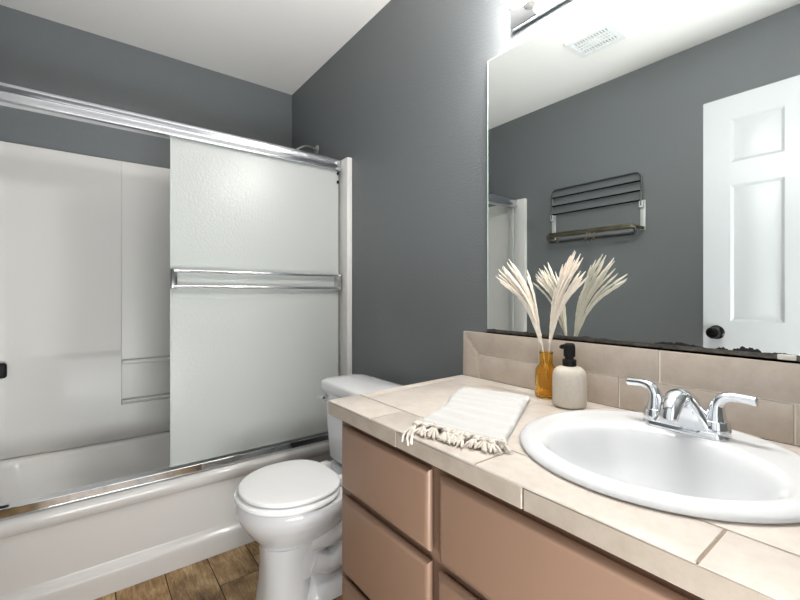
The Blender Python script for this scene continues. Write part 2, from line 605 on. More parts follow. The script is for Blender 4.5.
def panel(x, y0, y1, bars):
    bm = bmesh.new()
    box(bm, x - 0.003, x + 0.003, y0, y1, 0.398, 1.760, 0.001, 1)
    pn = finish('glass_panel', bm, M['frost'], sd)
    # slim polished edges
    bm = bmesh.new()
    box(bm, x - 0.003, x + 0.003, y0 - 0.003, y0, 0.398, 1.760, 0.001, 1)
    finish('edge_strip', bm, M['glass_edge'], pn)
    if bars:
        for z in (1.206, 1.142):
            bm = bmesh.new()
            tube(bm, [(x + 0.034, y0 + 0.004, z), (x + 0.034, y1 - 0.012, z)], 0.008, 12)
            finish('towel_bar', bm, M['chrome'], pn)
        for y in (y0 + 0.006, y1 - 0.014):
            bm = bmesh.new()
            box(bm, x + 0.003, x + 0.040, y - 0.011, y + 0.011, 1.134, 1.214, 0.002)
            finish('bar_bracket', bm, M['dark_steel'] if y < -0.5 else M['steel'], pn)
    else:
        bm = bmesh.new()
        box(bm, x - 0.03, x - 0.003, y1 - 0.02, y1 - 0.004, 1.06, 1.13, 0.003)
        finish('bar_bracket', bm, M['alu'], pn)
        bm = bmesh.new()
        tube(bm, [(x - 0.026, y0 + 0.02, 1.095), (x - 0.026, y1 - 0.012, 1.095)], 0.008, 12)
        finish('towel_bar', bm, M['chrome'], pn)
    return pn
panel(0.698, -0.816, -0.037, True)
panel(0.666, -0.800, -0.048, False)
for z in (1.69, 1.735):
    bm = bmesh.new()
    box(bm, 0.7025, 0.711, -0.050, -0.039, z, z + 0.016, 0.003)
    finish('bumper', bm, M['black'], sd)

# shower arm and head
sh = thing('shower_fixture', 'chrome shower arm rising from the grey wall behind the door rail', 'shower head', (0.372, 0, 1.975))
bm = bmesh.new()
lathe(bm, [(0.001, -0.014), (0.012, -0.013), (0.022, -0.008), (0.029, -0.002), (0.029, 0.0), (0.001, 0.0)], (0.372, 0, 1.969), 24, axis='Y')
finish('escutcheon', bm, M['steel'], sh)
bm = bmesh.new()
tube(bm, catmull([(0.372, -0.002, 1.969), (0.372, -0.04, 1.976), (0.372, -0.08, 1.970), (0.372, -0.12, 1.945)], 6), 0.0095, 12)
finish('arm', bm, M['steel'], sh)
bm = bmesh.new()
d = Vector((0, -0.65, -0.76))
pts = [Vector((0.372, -0.118, 1.947)) + d * t for t in (0, 0.02, 0.03, 0.055, 0.062)]
tube(bm, pts, [0.012, 0.013, 0.016, 0.030, 0.028], 20)
finish('spray_head', bm, M['steel'], sh)

# ------------------------------------------------------------------ toilet
TCX = 1.168
wc = thing('toilet', 'white toilet with closed lid standing between tub and vanity', 'toilet', (TCX, -0.38, 0))
def egg(cx, yb, yf, hw, z, n=40, pw=2.0, back_flat=0.55):
    """egg outline: rounder at the front (yf, towards -Y), flatter at the back"""
    L = []
    ym = yb + (yf - yb) * 0.48
    for k in range(n):
        a = 2 * math.pi * k / n
        c, s = math.cos(a), math.sin(a)
        x = cx + hw * (abs(c) ** (2 / (pw if s < 0 else 2.6))) * (1 if c >= 0 else -1)
        y = ym + (ym - yf if s < 0 else yb - ym) * (abs(s) ** (2 / (pw if s < 0 else 2.6))) * (1 if s >= 0 else -1)
        L.append((x, y, z))
    return L
bm = bmesh.new()
# bowl flaring up from the pedestal column
loft(bm, [egg(TCX, -0.36, -0.600, 0.088, 0.10), egg(TCX, -0.36, -0.600, 0.088, 0.205), egg(TCX, -0.34, -0.609, 0.096, 0.228), egg(TCX, -0.315, -0.622, 0.112, 0.247),
          egg(TCX, -0.295, -0.645, 0.138, 0.275), egg(TCX, -0.285, -0.672, 0.168, 0.315), egg(TCX, -0.28, -0.686, 0.186, 0.35), egg(TCX, -0.28, -0.684, 0.186, 0.378), egg(TCX, -0.282, -0.680, 0.182, 0.386)])
# pedestal column
loft(bm, [egg(TCX, -0.435, -0.615, 0.100, 0.0, pw=2.8), egg(TCX, -0.435, -0.613, 0.098, 0.02, pw=2.8), egg(TCX, -0.43, -0.604, 0.090, 0.09, pw=2.8), egg(TCX, -0.425, -0.602, 0.087, 0.16, pw=2.6), egg(TCX, -0.40, -0.606, 0.094, 0.225, pw=2.3)])
# foot and the web behind it
loft(bm, [rrect(TCX, -0.30, 0.112, 0.185, 0.07, 0.0), rrect(TCX, -0.30, 0.110, 0.183, 0.07, 0.03), rrect(TCX, -0.30, 0.085, 0.17, 0.06, 0.06), rrect(TCX, -0.30, 0.05, 0.16, 0.04, 0.09), rrect(TCX, -0.29, 0.045, 0.16, 0.04, 0.36)])
# trapway standing out on both sides
for s in (-1, 1):
    x = TCX + s * 0.062
    tube(bm, catmull([(x, -0.44, 0.145), (x + s * 0.008, -0.37, 0.12), (x + s * 0.01, -0.30, 0.17), (x + s * 0.005, -0.235, 0.25), (x, -0.18, 0.21), (x, -0.155, 0.10), (x, -0.15, 0.03)], 6), 0.043, 16)
    tube(bm, catmull([(x - s * 0.01, -0.44, 0.225), (x + s * 0.015, -0.36, 0.235), (x + s * 0.02, -0.28, 0.28), (x, -0.2, 0.34)], 6), 0.05, 16)
# shelf carrying the tank
loft(bm, [rrect(TCX, -0.19, 0.09, 0.10, 0.05, 0.26), rrect(TCX, -0.19, 0.15, 0.12, 0.05, 0.33), rrect(TCX, -0.195, 0.165, 0.125, 0.05, 0.372), rrect(TCX, -0.195, 0.16, 0.12, 0.05, 0.382)])
finish('bowl', bm, M['porcelain'], wc, smooth=50)
# seat ring
bm = bmesh.new()
def ringlist(z0, z1, yb, yf, hw, e):
    return [egg(TCX, yb - e, yf + e, hw - e, z0), egg(TCX, yb, yf, hw, z0 + e), egg(TCX, yb, yf, hw, z1 - e), egg(TCX, yb - e, yf + e, hw - e, z1)]
loft(bm, ringlist(0.389, 0.4075, -0.335, -0.690, 0.190, 0.006))
finish('seat', bm, M['seat'], wc, smooth=60)
bm = bmesh.new()
L = [egg(TCX, -0.345, -0.666, 0.168, 0.4125)] + ringlist(0.4135, 0.4265, -0.33, -0.677, 0.180, 0.003)
L += [egg(TCX, -0.342, -0.664, 0.170, 0.4278), egg(TCX, -0.39, -0.60, 0.11, 0.4285), egg(TCX, -0.46, -0.53, 0.04, 0.4288)]
loft(bm, L)
finish('lid', bm, M['seat'], wc, smooth=60)
for s in (-1, 1):
    bm = bmesh.new()
    box(bm, TCX + s * 0.075 - 0.02, TCX + s * 0.075 + 0.02, -0.335, -0.295, 0.386, 0.422, 0.008, 3)
    finish('hinge', bm, M['seat'], wc)
# tank
bm = bmesh.new()
TY = -0.165
loft(bm, [rrect(TCX, TY + 0.005, 0.165, 0.075, 0.04, 0.385), rrect(TCX, TY, 0.185, 0.09, 0.045, 0.41), rrect(TCX, TY, 0.20, 0.095, 0.045, 0.55), rrect(TCX, TY, 0.208, 0.098, 0.045, 0.690)])
finish('tank', bm, M['porcelain'], wc, smooth=50)
bm = bmesh.new()
def lidloop(e, z):
    L = []
    for x, y, zz in rrect(TCX, TY, 0.222 - e, 0.110 - e, 0.05, z, 8):
        if y < TY:
            y -= 0.020 * max(0, 1 - ((x - TCX) / 0.222) ** 2)
        L.append((x, y, zz))
    return L
loft(bm, [lidloop(0.012, 0.688), lidloop(0.004, 0.692), lidloop(0.0, 0.708), lidloop(0.0, 0.727), lidloop(0.005, 0.736), lidloop(0.02, 0.741), lidloop(0.06, 0.747), lidloop(0.10, 0.750)])
finish('tank_lid', bm, M['porcelain'], wc, smooth=60)
fl = None
bm = bmesh.new()
lathe(bm, [(0.001, -0.012), (0.012, -0.012), (0.014, -0.004), (0.014, 0.012), (0.001, 0.012)], (TCX - 0.155, TY - 0.102, 0.663), 16, axis='Y')
tube(bm, catmull([(TCX - 0.155, TY - 0.118, 0.664), (TCX - 0.175, TY - 0.124, 0.664), (TCX - 0.212, TY - 0.124, 0.661)], 5), [0.007, 0.006, 0.008], 10)
finish('flush_lever', bm, M['chrome'], wc)['label'] = 'chrome flush lever'

# ------------------------------------------------------------------ vanity cabinet
van = thing('vanity_cabinet', 'mauve brown painted vanity cabinet with overlay drawer fronts under the tiled top', 'cabinet', (2.16, -0.27, 0))
CX0, CX1, CYF = 1.612, 2.718, -0.53
bm = bmesh.new()
box(bm, CX0, CX0 + 0.016, CYF + 0.019, -0.002, 0.0, 0.787)
box(bm, CX1 - 0.016, CX1, CYF + 0.019, -0.002, 0.0, 0.787)
box(bm, CX0 + 0.016, CX1 - 0.016, CYF + 0.075, -0.002, 0.09, 0.105)
box(bm, CX0 + 0.016, CX1 - 0.016, CYF + 0.06, CYF + 0.075, 0.0, 0.09)
box(bm, CX0 + 0.016, CX1 - 0.016, -0.012, -0.002, 0.105, 0.787)
# face frame
for x0, x1 in ((CX0, CX0 + 0.05), (1.985, 2.04), (CX1 - 0.05, CX1)):
    box(bm, x0, x1, CYF - 0.0005, CYF + 0.019, 0.09, 0.787)
for a, b in ((CX0 + 0.05, 1.985), (2.04, CX1 - 0.05)):
    for z0, z1 in ((0.74, 0.787), (0.560, 0.61), (0.09, 0.13)):
        box(bm, a, b, CYF, CYF + 0.019, z0, z1)
box(bm, CX0 + 0.05, 1.985, CYF, CYF + 0.019, 0.345, 0.39)
finish('carcass', bm, M['cabinet'], van, smooth=0)
def front(name, x0, x1, z0, z1):
    """overlay front with a wide rounded chamfer"""
    bm = bmesh.new()
    def L(e, y):
        return [(x0 + e, y, z0 + e), (x1 - e, y, z0 + e), (x1 - e, y, z1 - e), (x0 + e, y, z1 - e)]
    t = bmesh.new()
    loft(t, [L(0.010, CYF - 0.001), L(0.002, CYF - 0.006), L(0.0, CYF - 0.011), L(0.002, CYF - 0.016), L(0.008, CYF - 0.0205), L(0.014, CYF - 0.0215)])
    merge(bm, t)
    return finish(name, bm, M['cabinet'], van, smooth=50)
front('drawer_front', 1.640, 1.995, 0.592, 0.758)
front('drawer_front', 1.640, 1.995, 0.366, 0.572)
front('drawer_front', 1.640, 1.995, 0.135, 0.350)
front('false_front', 2.022, 2.69, 0.585, 0.758)
front('cabinet_door', 2.018, 2.345, 0.11, 0.567)
front('cabinet_door', 2.353, 2.69, 0.11, 0.567)

# ------------------------------------------------------------------ tiled countertop
SX, SY, SR = 2.300, -0.2645, 0.2390            # round sink
def edge_x(y):                                # the left end runs very slightly off square
    return 1.597 + (y + 0.566) / 0.566 * (-0.027)
ct = thing('tiled_countertop', 'beige ceramic tile vanity countertop with a tiled front edge', 'countertop', (2.16, -0.28, 0.787))
bm = bmesh.new()
G = 0.0014
prism(bm, [(edge_x(-0.563) + 0.003, -0.562), (2.718, -0.562), (2.718, -0.002), (edge_x(-0.002) + 0.003, -0.002)], 0.788, 0.8175)
grout_bm = bm
bm = bmesh.new()
# border row along the front
xs_b = [None, 1.806, 2.1305, 2.455, 2.718]
for i in range(4):
    a, b = xs_b[i], xs_b[i + 1]
    p0 = (edge_x(-0.566), -0.566) if a is None else (a + G, -0.566)
    p3 = (edge_x(-0.466), -0.463 - G) if a is None else (a + G, -0.463 - G)
    prism(bm, [p0, (b - G, -0.566), (b - G, -0.463 - G), p3], 0.8166, 0.820, 0.003)
# narrow end strip, then big field tiles
prism(bm, [(edge_x(-0.46), -0.463 + G), (1.634 - G, -0.463 + G), (1.598 - G, -0.013), (edge_x(-0.013), -0.013)], 0.8166, 0.820, 0.0025)
cols = [None, 1.967, 2.302, 2.637, 2.718]
for r0, r1 in ((-0.463, -0.128), (-0.128, -0.012)):
    for i in range(4):
        def ex(y):
            return 1.634 - (y + 0.463) / 0.45 * 0.036
        a, b = cols[i], cols[i + 1]
        p0 = (ex(r0) + G * 0.4, r0 + G * 0.6) if a is None else (a + G * 0.6, r0 + G * 0.6)
        p3 = (ex(r1) + G * 0.4, r1 - G * 0.6) if a is None else (a + G * 0.6, r1 - G * 0.6)
        prism(bm, [p0, (b - G * 0.6, r0 + G * 0.6), (b - G * 0.6, r1 - G * 0.6), p3], 0.8125, 0.820, 0.0012)
top_bm = bm
cutter_bm = bmesh.new()
lathe(cutter_bm, [(0.225, -0.1), (0.225, 0.1)], (SX, SY, 0.82), 64)
me = bpy.data.meshes.new('cut'); cutter_bm.to_mesh(me); cutter_bm.free()
cut = bpy.data.objects.new('cut', me); COL.objects.link(cut)
def with_hole(bm, self_=False):
    bmesh.ops.recalc_face_normals(bm, faces=bm.faces)
    me = bpy.data.meshes.new('t'); bm.to_mesh(me); bm.free()
    o = bpy.data.objects.new('t', me); COL.objects.link(o)
    md = o.modifiers.new('b', 'BOOLEAN')
    md.operation = 'DIFFERENCE'; md.object = cut; md.solver = 'EXACT'
    bpy.context.view_layer.update()
    ev = o.evaluated_get(bpy.context.evaluated_depsgraph_get())
    nb = bmesh.new(); nb.from_mesh(ev.to_mesh())
    ev.to_mesh_clear()
    bpy.data.objects.remove(o)
    return nb
grout_bm = with_hole(grout_bm)
top_bm = with_hole(top_bm)
bpy.data.objects.remove(cut)
shade_attr(top_bm, (0.90, 0.96))
finish('grout_bed', grout_bm, M['grout'], ct, smooth=0)
finish('top_tiles', top_bm, M['tile'], ct, smooth=40)
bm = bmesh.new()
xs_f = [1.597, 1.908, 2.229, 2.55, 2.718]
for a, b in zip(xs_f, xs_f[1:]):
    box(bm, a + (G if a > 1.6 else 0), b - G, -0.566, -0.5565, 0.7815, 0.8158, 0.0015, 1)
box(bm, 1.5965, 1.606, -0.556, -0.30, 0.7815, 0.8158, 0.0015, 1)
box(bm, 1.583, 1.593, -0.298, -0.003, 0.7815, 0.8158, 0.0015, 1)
shade_attr(bm, (0.56, 0.62), (1, 0.93, 0.85))  # front edge shading put into the tile colour, with a tan tint
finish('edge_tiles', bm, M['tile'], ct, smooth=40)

# ------------------------------------------------------------------ backsplash
bs = thing('tiled_backsplash', 'beige tile backsplash in two rows under the mirror', 'backsplash', (2.16, 0, 0.82))
bm = bmesh.new()
box(bm, 1.5755, 2.718, -0.0105, -0.001, 0.8205, 0.976)
finish('grout_bed', bm, M['pale_grout'], bs, smooth=0)
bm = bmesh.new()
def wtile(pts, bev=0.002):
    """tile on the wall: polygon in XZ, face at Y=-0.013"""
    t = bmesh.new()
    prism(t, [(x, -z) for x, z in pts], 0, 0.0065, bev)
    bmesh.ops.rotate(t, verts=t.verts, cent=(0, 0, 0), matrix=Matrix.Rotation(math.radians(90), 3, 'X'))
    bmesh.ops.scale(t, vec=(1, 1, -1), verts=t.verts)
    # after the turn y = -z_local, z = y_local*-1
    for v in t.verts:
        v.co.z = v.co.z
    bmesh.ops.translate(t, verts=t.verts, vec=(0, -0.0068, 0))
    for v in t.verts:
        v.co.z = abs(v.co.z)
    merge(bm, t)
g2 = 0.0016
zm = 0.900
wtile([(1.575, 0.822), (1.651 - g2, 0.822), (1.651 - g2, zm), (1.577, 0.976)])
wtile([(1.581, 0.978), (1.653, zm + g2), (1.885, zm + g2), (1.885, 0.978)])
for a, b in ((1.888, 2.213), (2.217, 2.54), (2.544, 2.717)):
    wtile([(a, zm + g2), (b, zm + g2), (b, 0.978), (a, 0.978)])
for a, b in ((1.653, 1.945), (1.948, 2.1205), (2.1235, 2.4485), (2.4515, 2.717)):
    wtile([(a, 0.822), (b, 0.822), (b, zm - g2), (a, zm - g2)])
shade_attr(bm, (0.74, 0.82), (1, 0.955, 0.905))  # same tile coloured darker, for the weaker light on the splash
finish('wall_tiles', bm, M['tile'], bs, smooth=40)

# ------------------------------------------------------------------ sink
sk = thing('sink', 'round white drop in sink set in the tiled countertop', 'sink', (SX, SY, 0.82))
bm = bmesh.new()
N = 72
def circ(r, z):
    return [(SX + r * math.cos(2 * math.pi * k / N), SY + r * math.sin(2 * math.pi * k / N), z) for k in range(N)]
BX, BY, BA, BB = SX + 0.013, SY - 0.0635, 0.173, 0.152
def ell(k_, z, dy=0.0):
    return [(BX + BA * k_ * math.cos(2 * math.pi * k / N), BY + dy + BB * k_ * math.sin(2 * math.pi * k / N), z) for k in range(N)]
def mixl(A, B, t, z):
    return [(a[0] * (1 - t) + b[0] * t, a[1] * (1 - t) + b[1] * t, z) for a, b in zip(A, B)]
O = circ(SR, 0); I = ell(1.0, 0)
loft(bm, [circ(SR - 0.006, 0.8205), circ(SR, 0.823), circ(SR + 0.0005, 0.826), circ(SR - 0.004, 0.8315), circ(SR - 0.012, 0.8350), circ(SR - 0.018, 0.8365), circ(SR - 0.026, 0.8366), circ(SR - 0.031, 0.8362),
          mixl(circ(SR - 0.034, 0), ell(1.05, 0), 0.3, 0.8364), mixl(circ(SR - 0.034, 0), ell(1.05, 0), 0.8, 0.8366), ell(1.035, 0.8352), ell(1.0, 0.8305), ell(0.965, 0.821), ell(0.93, 0.805), ell(0.87, 0.775), ell(0.76, 0.738), ell(0.58, 0.712),
          ell(0.36, 0.700), ell(0.14, 0.695)], cap0=False)
finish('bowl', bm, M['sink'], sk, smooth=60)
bm = bmesh.new()
lathe(bm, [(0.001, 0.0), (0.022, 0.0), (0.022, 0.004), (0.018, 0.005), (0.016, 0.002), (0.001, 0.003)], (BX, BY, 0.6955), 24)
finish('drain', bm, M['chrome'], sk)['label'] = 'chrome drain ring'

# ------------------------------------------------------------------ faucet
FX, FY, FZ = 2.305, -0.133, 0.8366
fc = thing('faucet', 'chrome two handle faucet on the back of the sink', 'faucet', (FX, FY, FZ))
bm = bmesh.new()
loft(bm, [rrect(FX, FY, 0.0765, 0.027, 0.026, FZ - 0.001, 8), rrect(FX, FY, 0.0765, 0.027, 0.026, FZ + 0.005, 8), rrect(FX, FY, 0.0745, 0.025, 0.024, FZ + 0.011, 8), rrect(FX, FY, 0.070, 0.021, 0.020, FZ + 0.014, 8)])
finish('base_plate', bm, M['chrome'], fc, smooth=50)
# spout: a broad triangular hump running into a thick arched nose
bm = bmesh.new()
sec = [  # y, z, halfwidth, halfheight
    (0.012, 0.004, 0.060, 0.008), (0.010, 0.026, 0.047, 0.014), (0.000, 0.050, 0.034, 0.020), (-0.018, 0.066, 0.0255, 0.020), (-0.040, 0.0715, 0.0215, 0.0175),
    (-0.060, 0.066, 0.0195, 0.0155), (-0.075, 0.054, 0.0180, 0.0140), (-0.081, 0.042, 0.0165, 0.0125), (-0.083, 0.036, 0.0155, 0.0115)]
cl = catmull([(0, y, z) for y, z, a, b in sec], 5)
ws = catmull([(a, b, 0) for y, z, a, b in sec], 5)
loops = []
for i, p in enumerate(cl):
    t = (cl[min(i + 1, len(cl) - 1)] - cl[max(i - 1, 0)]).normalized()
    nrm = Vector((1, 0, 0)).cross(t)
    w, h = ws[i].x, ws[i].y
    loops.append([Vector((FX, FY, FZ)) + p + Vector((1, 0, 0)) * w * math.cos(a) + nrm * h * math.sin(a) for a in (2 * math.pi * k / 28 for k in range(28))])
loft(bm, loops)
loft(bm, [rrect(FX, FY, 0.066, 0.024, 0.02, FZ + 0.008, 6), rrect(FX, FY, 0.057, 0.024, 0.02, FZ + 0.020, 6), rrect(FX, FY - 0.001, 0.044, 0.023, 0.019, FZ + 0.038, 6),
          rrect(FX, FY - 0.010, 0.033, 0.024, 0.02, FZ + 0.056, 6), rrect(FX, FY - 0.022, 0.0255, 0.024, 0.02, FZ + 0.072, 6), rrect(FX, FY - 0.034, 0.017, 0.018, 0.016, FZ + 0.084, 6)])
finish('spout', bm, M['chrome'], fc, smooth=60)
for s in (-1, 1):
    hx = FX + s * 0.0525
    bm = bmesh.new()
    lathe(bm, [(0.001, 0.0), (0.0240, 0.0), (0.0235, 0.012), (0.0215, 0.026), (0.0205, 0.0275)], (hx, FY, FZ + 0.006), 28)
    tube(bm, catmull([(hx, FY, FZ + 0.032), (hx, FY, FZ + 0.048), (hx + s * 0.002, FY, FZ + 0.064), (hx + s * 0.011, FY + 0.001, FZ + 0.077), (hx + s * 0.027, FY + 0.003, FZ + 0.0815), (hx + s * 0.046, FY + 0.005, FZ + 0.0805), (hx + s * 0.058, FY + 0.006, FZ + 0.0795), (hx + s * 0.061, FY + 0.006, FZ + 0.0795)], 6),
         [0.0208, 0.0172, 0.0142, 0.0120, 0.0100, 0.0100, 0.0105, 0.0060], 20, ell=0.85)
    finish('handle', bm, M['chrome'], fc, smooth=60)
bm = bmesh.new()
tube(bm, [(FX, FY + 0.021, FZ + 0.008), (FX, FY + 0.021, FZ + 0.066)], 0.0028, 8)
sphere(bm, (FX, FY + 0.021, FZ + 0.068), 0.0055, 12, 8)
finish('lift_rod', bm, M['chrome'], fc)

# ------------------------------------------------------------------ wall mirror
MX0, MX1, MZ0, MZ1 = 1.684, 2.70, 0.992, 1.907
mr = thing('wall_mirror', 'large frameless wall mirror above the backsplash', 'mirror', (2.19, 0, 0.98))
bm = bmesh.new(); box(bm, MX0 + 0.001, MX1, -0.005, -0.001, MZ0 - 0.008, MZ1 - 0.001)
finish('mirror_glass', bm, M['mirror'], mr, smooth=0)
bm = bmesh.new()
box(bm, MX0 - 0.0015, MX0 + 0.001, -0.0055, -0.001, MZ0, MZ1)
box(bm, MX0, MX1, -0.0055, -0.001, MZ1 - 0.001, MZ1 + 0.0005)
finish('polished_edge', bm, M['glass_edge'], mr, smooth=0)
bm = bmesh.new()
box(bm, MX0, MX1, -0.010, -0.001, 0.979, 0.9835)
box(bm, MX0, MX1, -0.010, -0.0075, 0.979, 0.9925)
finish('channel', bm, M['channel'], mr, smooth=0)['label'] = 'grimy grey metal channel'
def blotch(x0, x1, h):
    bm = bmesh.new()
    n = 22
    top = []
    for i in range(n + 1):
        t = i / n
        e = math.sin(math.pi * t) ** 0.5
        top.append((x0 + (x1 - x0) * t, 0.992 + max(0.0006, h * e * random.uniform(0.45, 1.0))))
    loops = []
    for y in (-0.0049, -0.0056):
        loops.append([(x, y, 0.99) for x, z in top] + [(x, y, z) for x, z in reversed(top)])
    loft(bm, loops)
    finish('tarnish_spot', bm, M['tarnish'], mr, smooth=0)['label'] = 'black tarnish spot'
for x0, x1, h in ((2.015, 2.045, 0.004), (2.20, 2.305, 0.009), (2.322, 2.345, 0.007), (2.352, 2.40, 0.012), (1.70, 1.72, 0.003), (1.83, 1.85, 0.003), (2.40, 2.46, 0.004)):
    blotch(x0, x1, h)
bm = bmesh.new(); box(bm, 2.424, 2.452, -0.0125, -0.0045, 0.983, 0.9935, 0.002)
finish('clip', bm, M['clip'], mr)['label'] = 'whitish plastic clip'

# ------------------------------------------------------------------ vanity light
vl = thing('vanity_light', 'chrome vanity light bar with globe bulbs above the mirror', 'light', (2.085, 0, 2.0))
bm = bmesh.new()
box(bm, 1.791, 2.379, -0.022, -0.001, 1.950, 2.062, 0.004, 2)
finish('back_plate', bm, M['chrome'], vl)
for i in range(4):
    x = 1.868 + i * 0.1435
    bm = bmesh.new()
    lathe(bm, [(0.001, -0.050), (0.018, -0.050), (0.021, -0.046), (0.022, -0.032), (0.026, -0.026), (0.027, -0.021), (0.001, -0.021)], (x, 0, 2.004), 20, axis='Y')
    finish('socket', bm, M['steel'], vl)
    bm = bmesh.new()
    sphere(bm, (x, -0.094, 2.004), 0.045, 24, 16)
    finish('bulb', bm, M['bulb'], vl)['label'] = 'lit white globe bulb'

# ------------------------------------------------------------------ soap dispenser
so = thing('soap_dispenser', 'cream stoneware soap dispenser with black pump beside the sink', 'soap dispenser', (2.035, -0.097, 0.82))
bm = bmesh.new()
lathe(bm, [(0.001, 0.0005), (0.033, 0.0005), (0.038, 0.003), (0.0415, 0.009), (0.0415, 0.076), (0.0405, 0.086), (0.036, 0.096), (0.029, 0.102), (0.017, 0.105), (0.001, 0.105)], (2.035, -0.097, 0.82), 40)
finish('bottle', bm, M['stone'], so, smooth=60)
pp = bmesh.new()
lathe(pp, [(0.001, 0.104), (0.0165, 0.104), (0.017, 0.106), (0.017, 0.120), (0.0155, 0.122), (0.011, 0.123), (0.0105, 0.130), (0.001, 0.130)], (2.035, -0.097, 0.82), 24)
lathe(pp, [(0.001, 0.129), (0.0135, 0.129), (0.0145, 0.132), (0.0145, 0.154), (0.013, 0.161), (0.009, 0.164), (0.001, 0.1645)], (2.035, -0.097, 0.82), 24)
dn = Vector((-0.80, -0.45, 0)).normalized()
b0 = Vector((2.035, -0.097, 0.82 + 0.154))
tube(pp, [b0 + dn * 0.004, b0 + dn * 0.012, b0 + dn * 0.019, b0 + dn * 0.022 + Vector((0, 0, -0.004))], [0.009, 0.0075, 0.0055, 0.0045], 14)
finish('pump', pp, M['black'], so, smooth=50)['label'] = 'black plastic pump'

# ------------------------------------------------------------------ amber vase with dried grass
VX, VY_ = 1.946, -0.064
bm = bmesh.new()
prof_o = [(0.001, 0.0006), (0.026, 0.0006), (0.029, 0.004), (0.0295, 0.012), (0.0295, 0.072), (0.0285, 0.080), (0.023, 0.088), (0.0185, 0.093), (0.0172, 0.098), (0.0172, 0.122), (0.019, 0.1265), (0.0185, 0.129)]
prof_i = [(0.0165, 0.128), (0.0150, 0.122), (0.0150, 0.098), (0.020, 0.089), (0.0255, 0.079), (0.0267, 0.072), (0.0267, 0.016), (0.024, 0.010), (0.001, 0.009)]
loops = []
for j, (r, z) in enumerate(prof_o + prof_i):
    rib = 0.022 if (j < len(prof_o) and 0.003 < z < 0.1) else 0.0
    loops.append([(VX + r * (1 + rib * math.cos(22 * a)) * math.cos(a), VY_ + r * (1 + rib * math.cos(22 * a)) * math.sin(a), 0.82 + z) for a in (2 * math.pi * k / 132 for k in range(132))])
loft(bm, loops)
tag(finish('bud_vase', bm, M['amber'], None, (VX, VY_, 0.82), smooth=60), 'ribbed amber glass bud vase beside the cream soap dispenser', 'vase')

def stalk(name, base, knee, tips, label, seed):
    random.seed(seed)
    bm = bmesh.new()
    base, knee = Vector(base), Vector(knee)
    tube(bm, catmull([base, base.lerp(knee, 0.5) + Vector((0.001, 0, 0)), knee], 4), [0.0014, 0.002, 0.0026], 6)
    for tip in tips:
        tip = Vector(tip)
        d = tip - knee
        start = knee.lerp(base, random.uniform(0.0, 0.25)) + Vector((random.uniform(-.002, .002), random.uniform(-.002, .002), 0))
        bend = Vector((d.x * -0.10, d.y * -0.10, 0.012)) + Vector((random.uniform(-.004, .004), random.uniform(-.003, .003), 0))
        mid = knee.lerp(tip, 0.5) + bend
        pts = catmull([start, mid, tip], 7)
        r = random.uniform(0.0028, 0.0038)
        rad = [0.0015 + (r - 0.0015) * min(1, i / 4) for i in range(len(pts))]
        rad = [q * (1 + 0.18 * math.sin(i * 2.7)) for i, q in enumerate(rad)]
        rad[-1] = 0.0009
        rad[-2] *= 0.8
        tube(bm, pts, rad, 6)
    o = finish(name, bm, M['grass'], None, tuple(base), smooth=60)
    tag(o, label, 'dried grass', 'dried grass stalks in the amber vase')
random.seed(3)
# tips measured where the strands end
lt = [(1.849, -0.105, 1.215), (1.838, -0.10, 1.206), (1.822, -0.098, 1.196), (1.812, -0.106, 1.186), (1.806, -0.10, 1.172), (1.818, -0.085, 1.178), (1.830, -0.112, 1.190), (1.842, -0.082, 1.190),
      (1.803, -0.09, 1.150), (1.812, -0.12, 1.165), (1.826, -0.075, 1.160), (1.893, -0.078, 1.182), (1.897, -0.085, 1.165), (1.858, -0.095, 1.200), (1.852, -0.118, 1.175), (1.866, -0.080, 1.172), (1.84, -0.10, 1.17), (1.835, -0.115, 1.15), (1.85, -0.09, 1.15), (1.875, -0.09, 1.15)]
stalk('dried_grass_stalk', (1.950, -0.066, 0.868), (1.932, -0.072, 1.0), lt, 'shorter cream stalk of feathery dried grass leaning out of the amber vase towards the shower', 11)
rt = [(2.040, -0.080, 1.226), (2.046, -0.086, 1.222), (2.064, -0.095, 1.214), (2.068, -0.090, 1.205), (2.030, -0.082, 1.214), (2.022, -0.075, 1.210), (2.010, -0.072, 1.196), (2.052, -0.10, 1.20),
      (2.090, -0.118, 1.168), (2.092, -0.112, 1.155), (2.084, -0.124, 1.150), (2.056, -0.085, 1.196), (2.034, -0.098, 1.205), (2.018, -0.10, 1.190), (2.040, -0.11, 1.180), (2.06, -0.112, 1.185), (2.005, -0.080, 1.170), (2.026, -0.086, 1.18), (2.044, -0.092, 1.17), (2.07, -0.105, 1.17), (1.985, -0.078, 1.13)]
stalk('dried_grass_stalk', (1.943, -0.062, 0.868), (1.964, -0.070, 1.0), rt, 'taller cream stalk of feathery dried grass in the amber vase nearest the soap dispenser', 12)

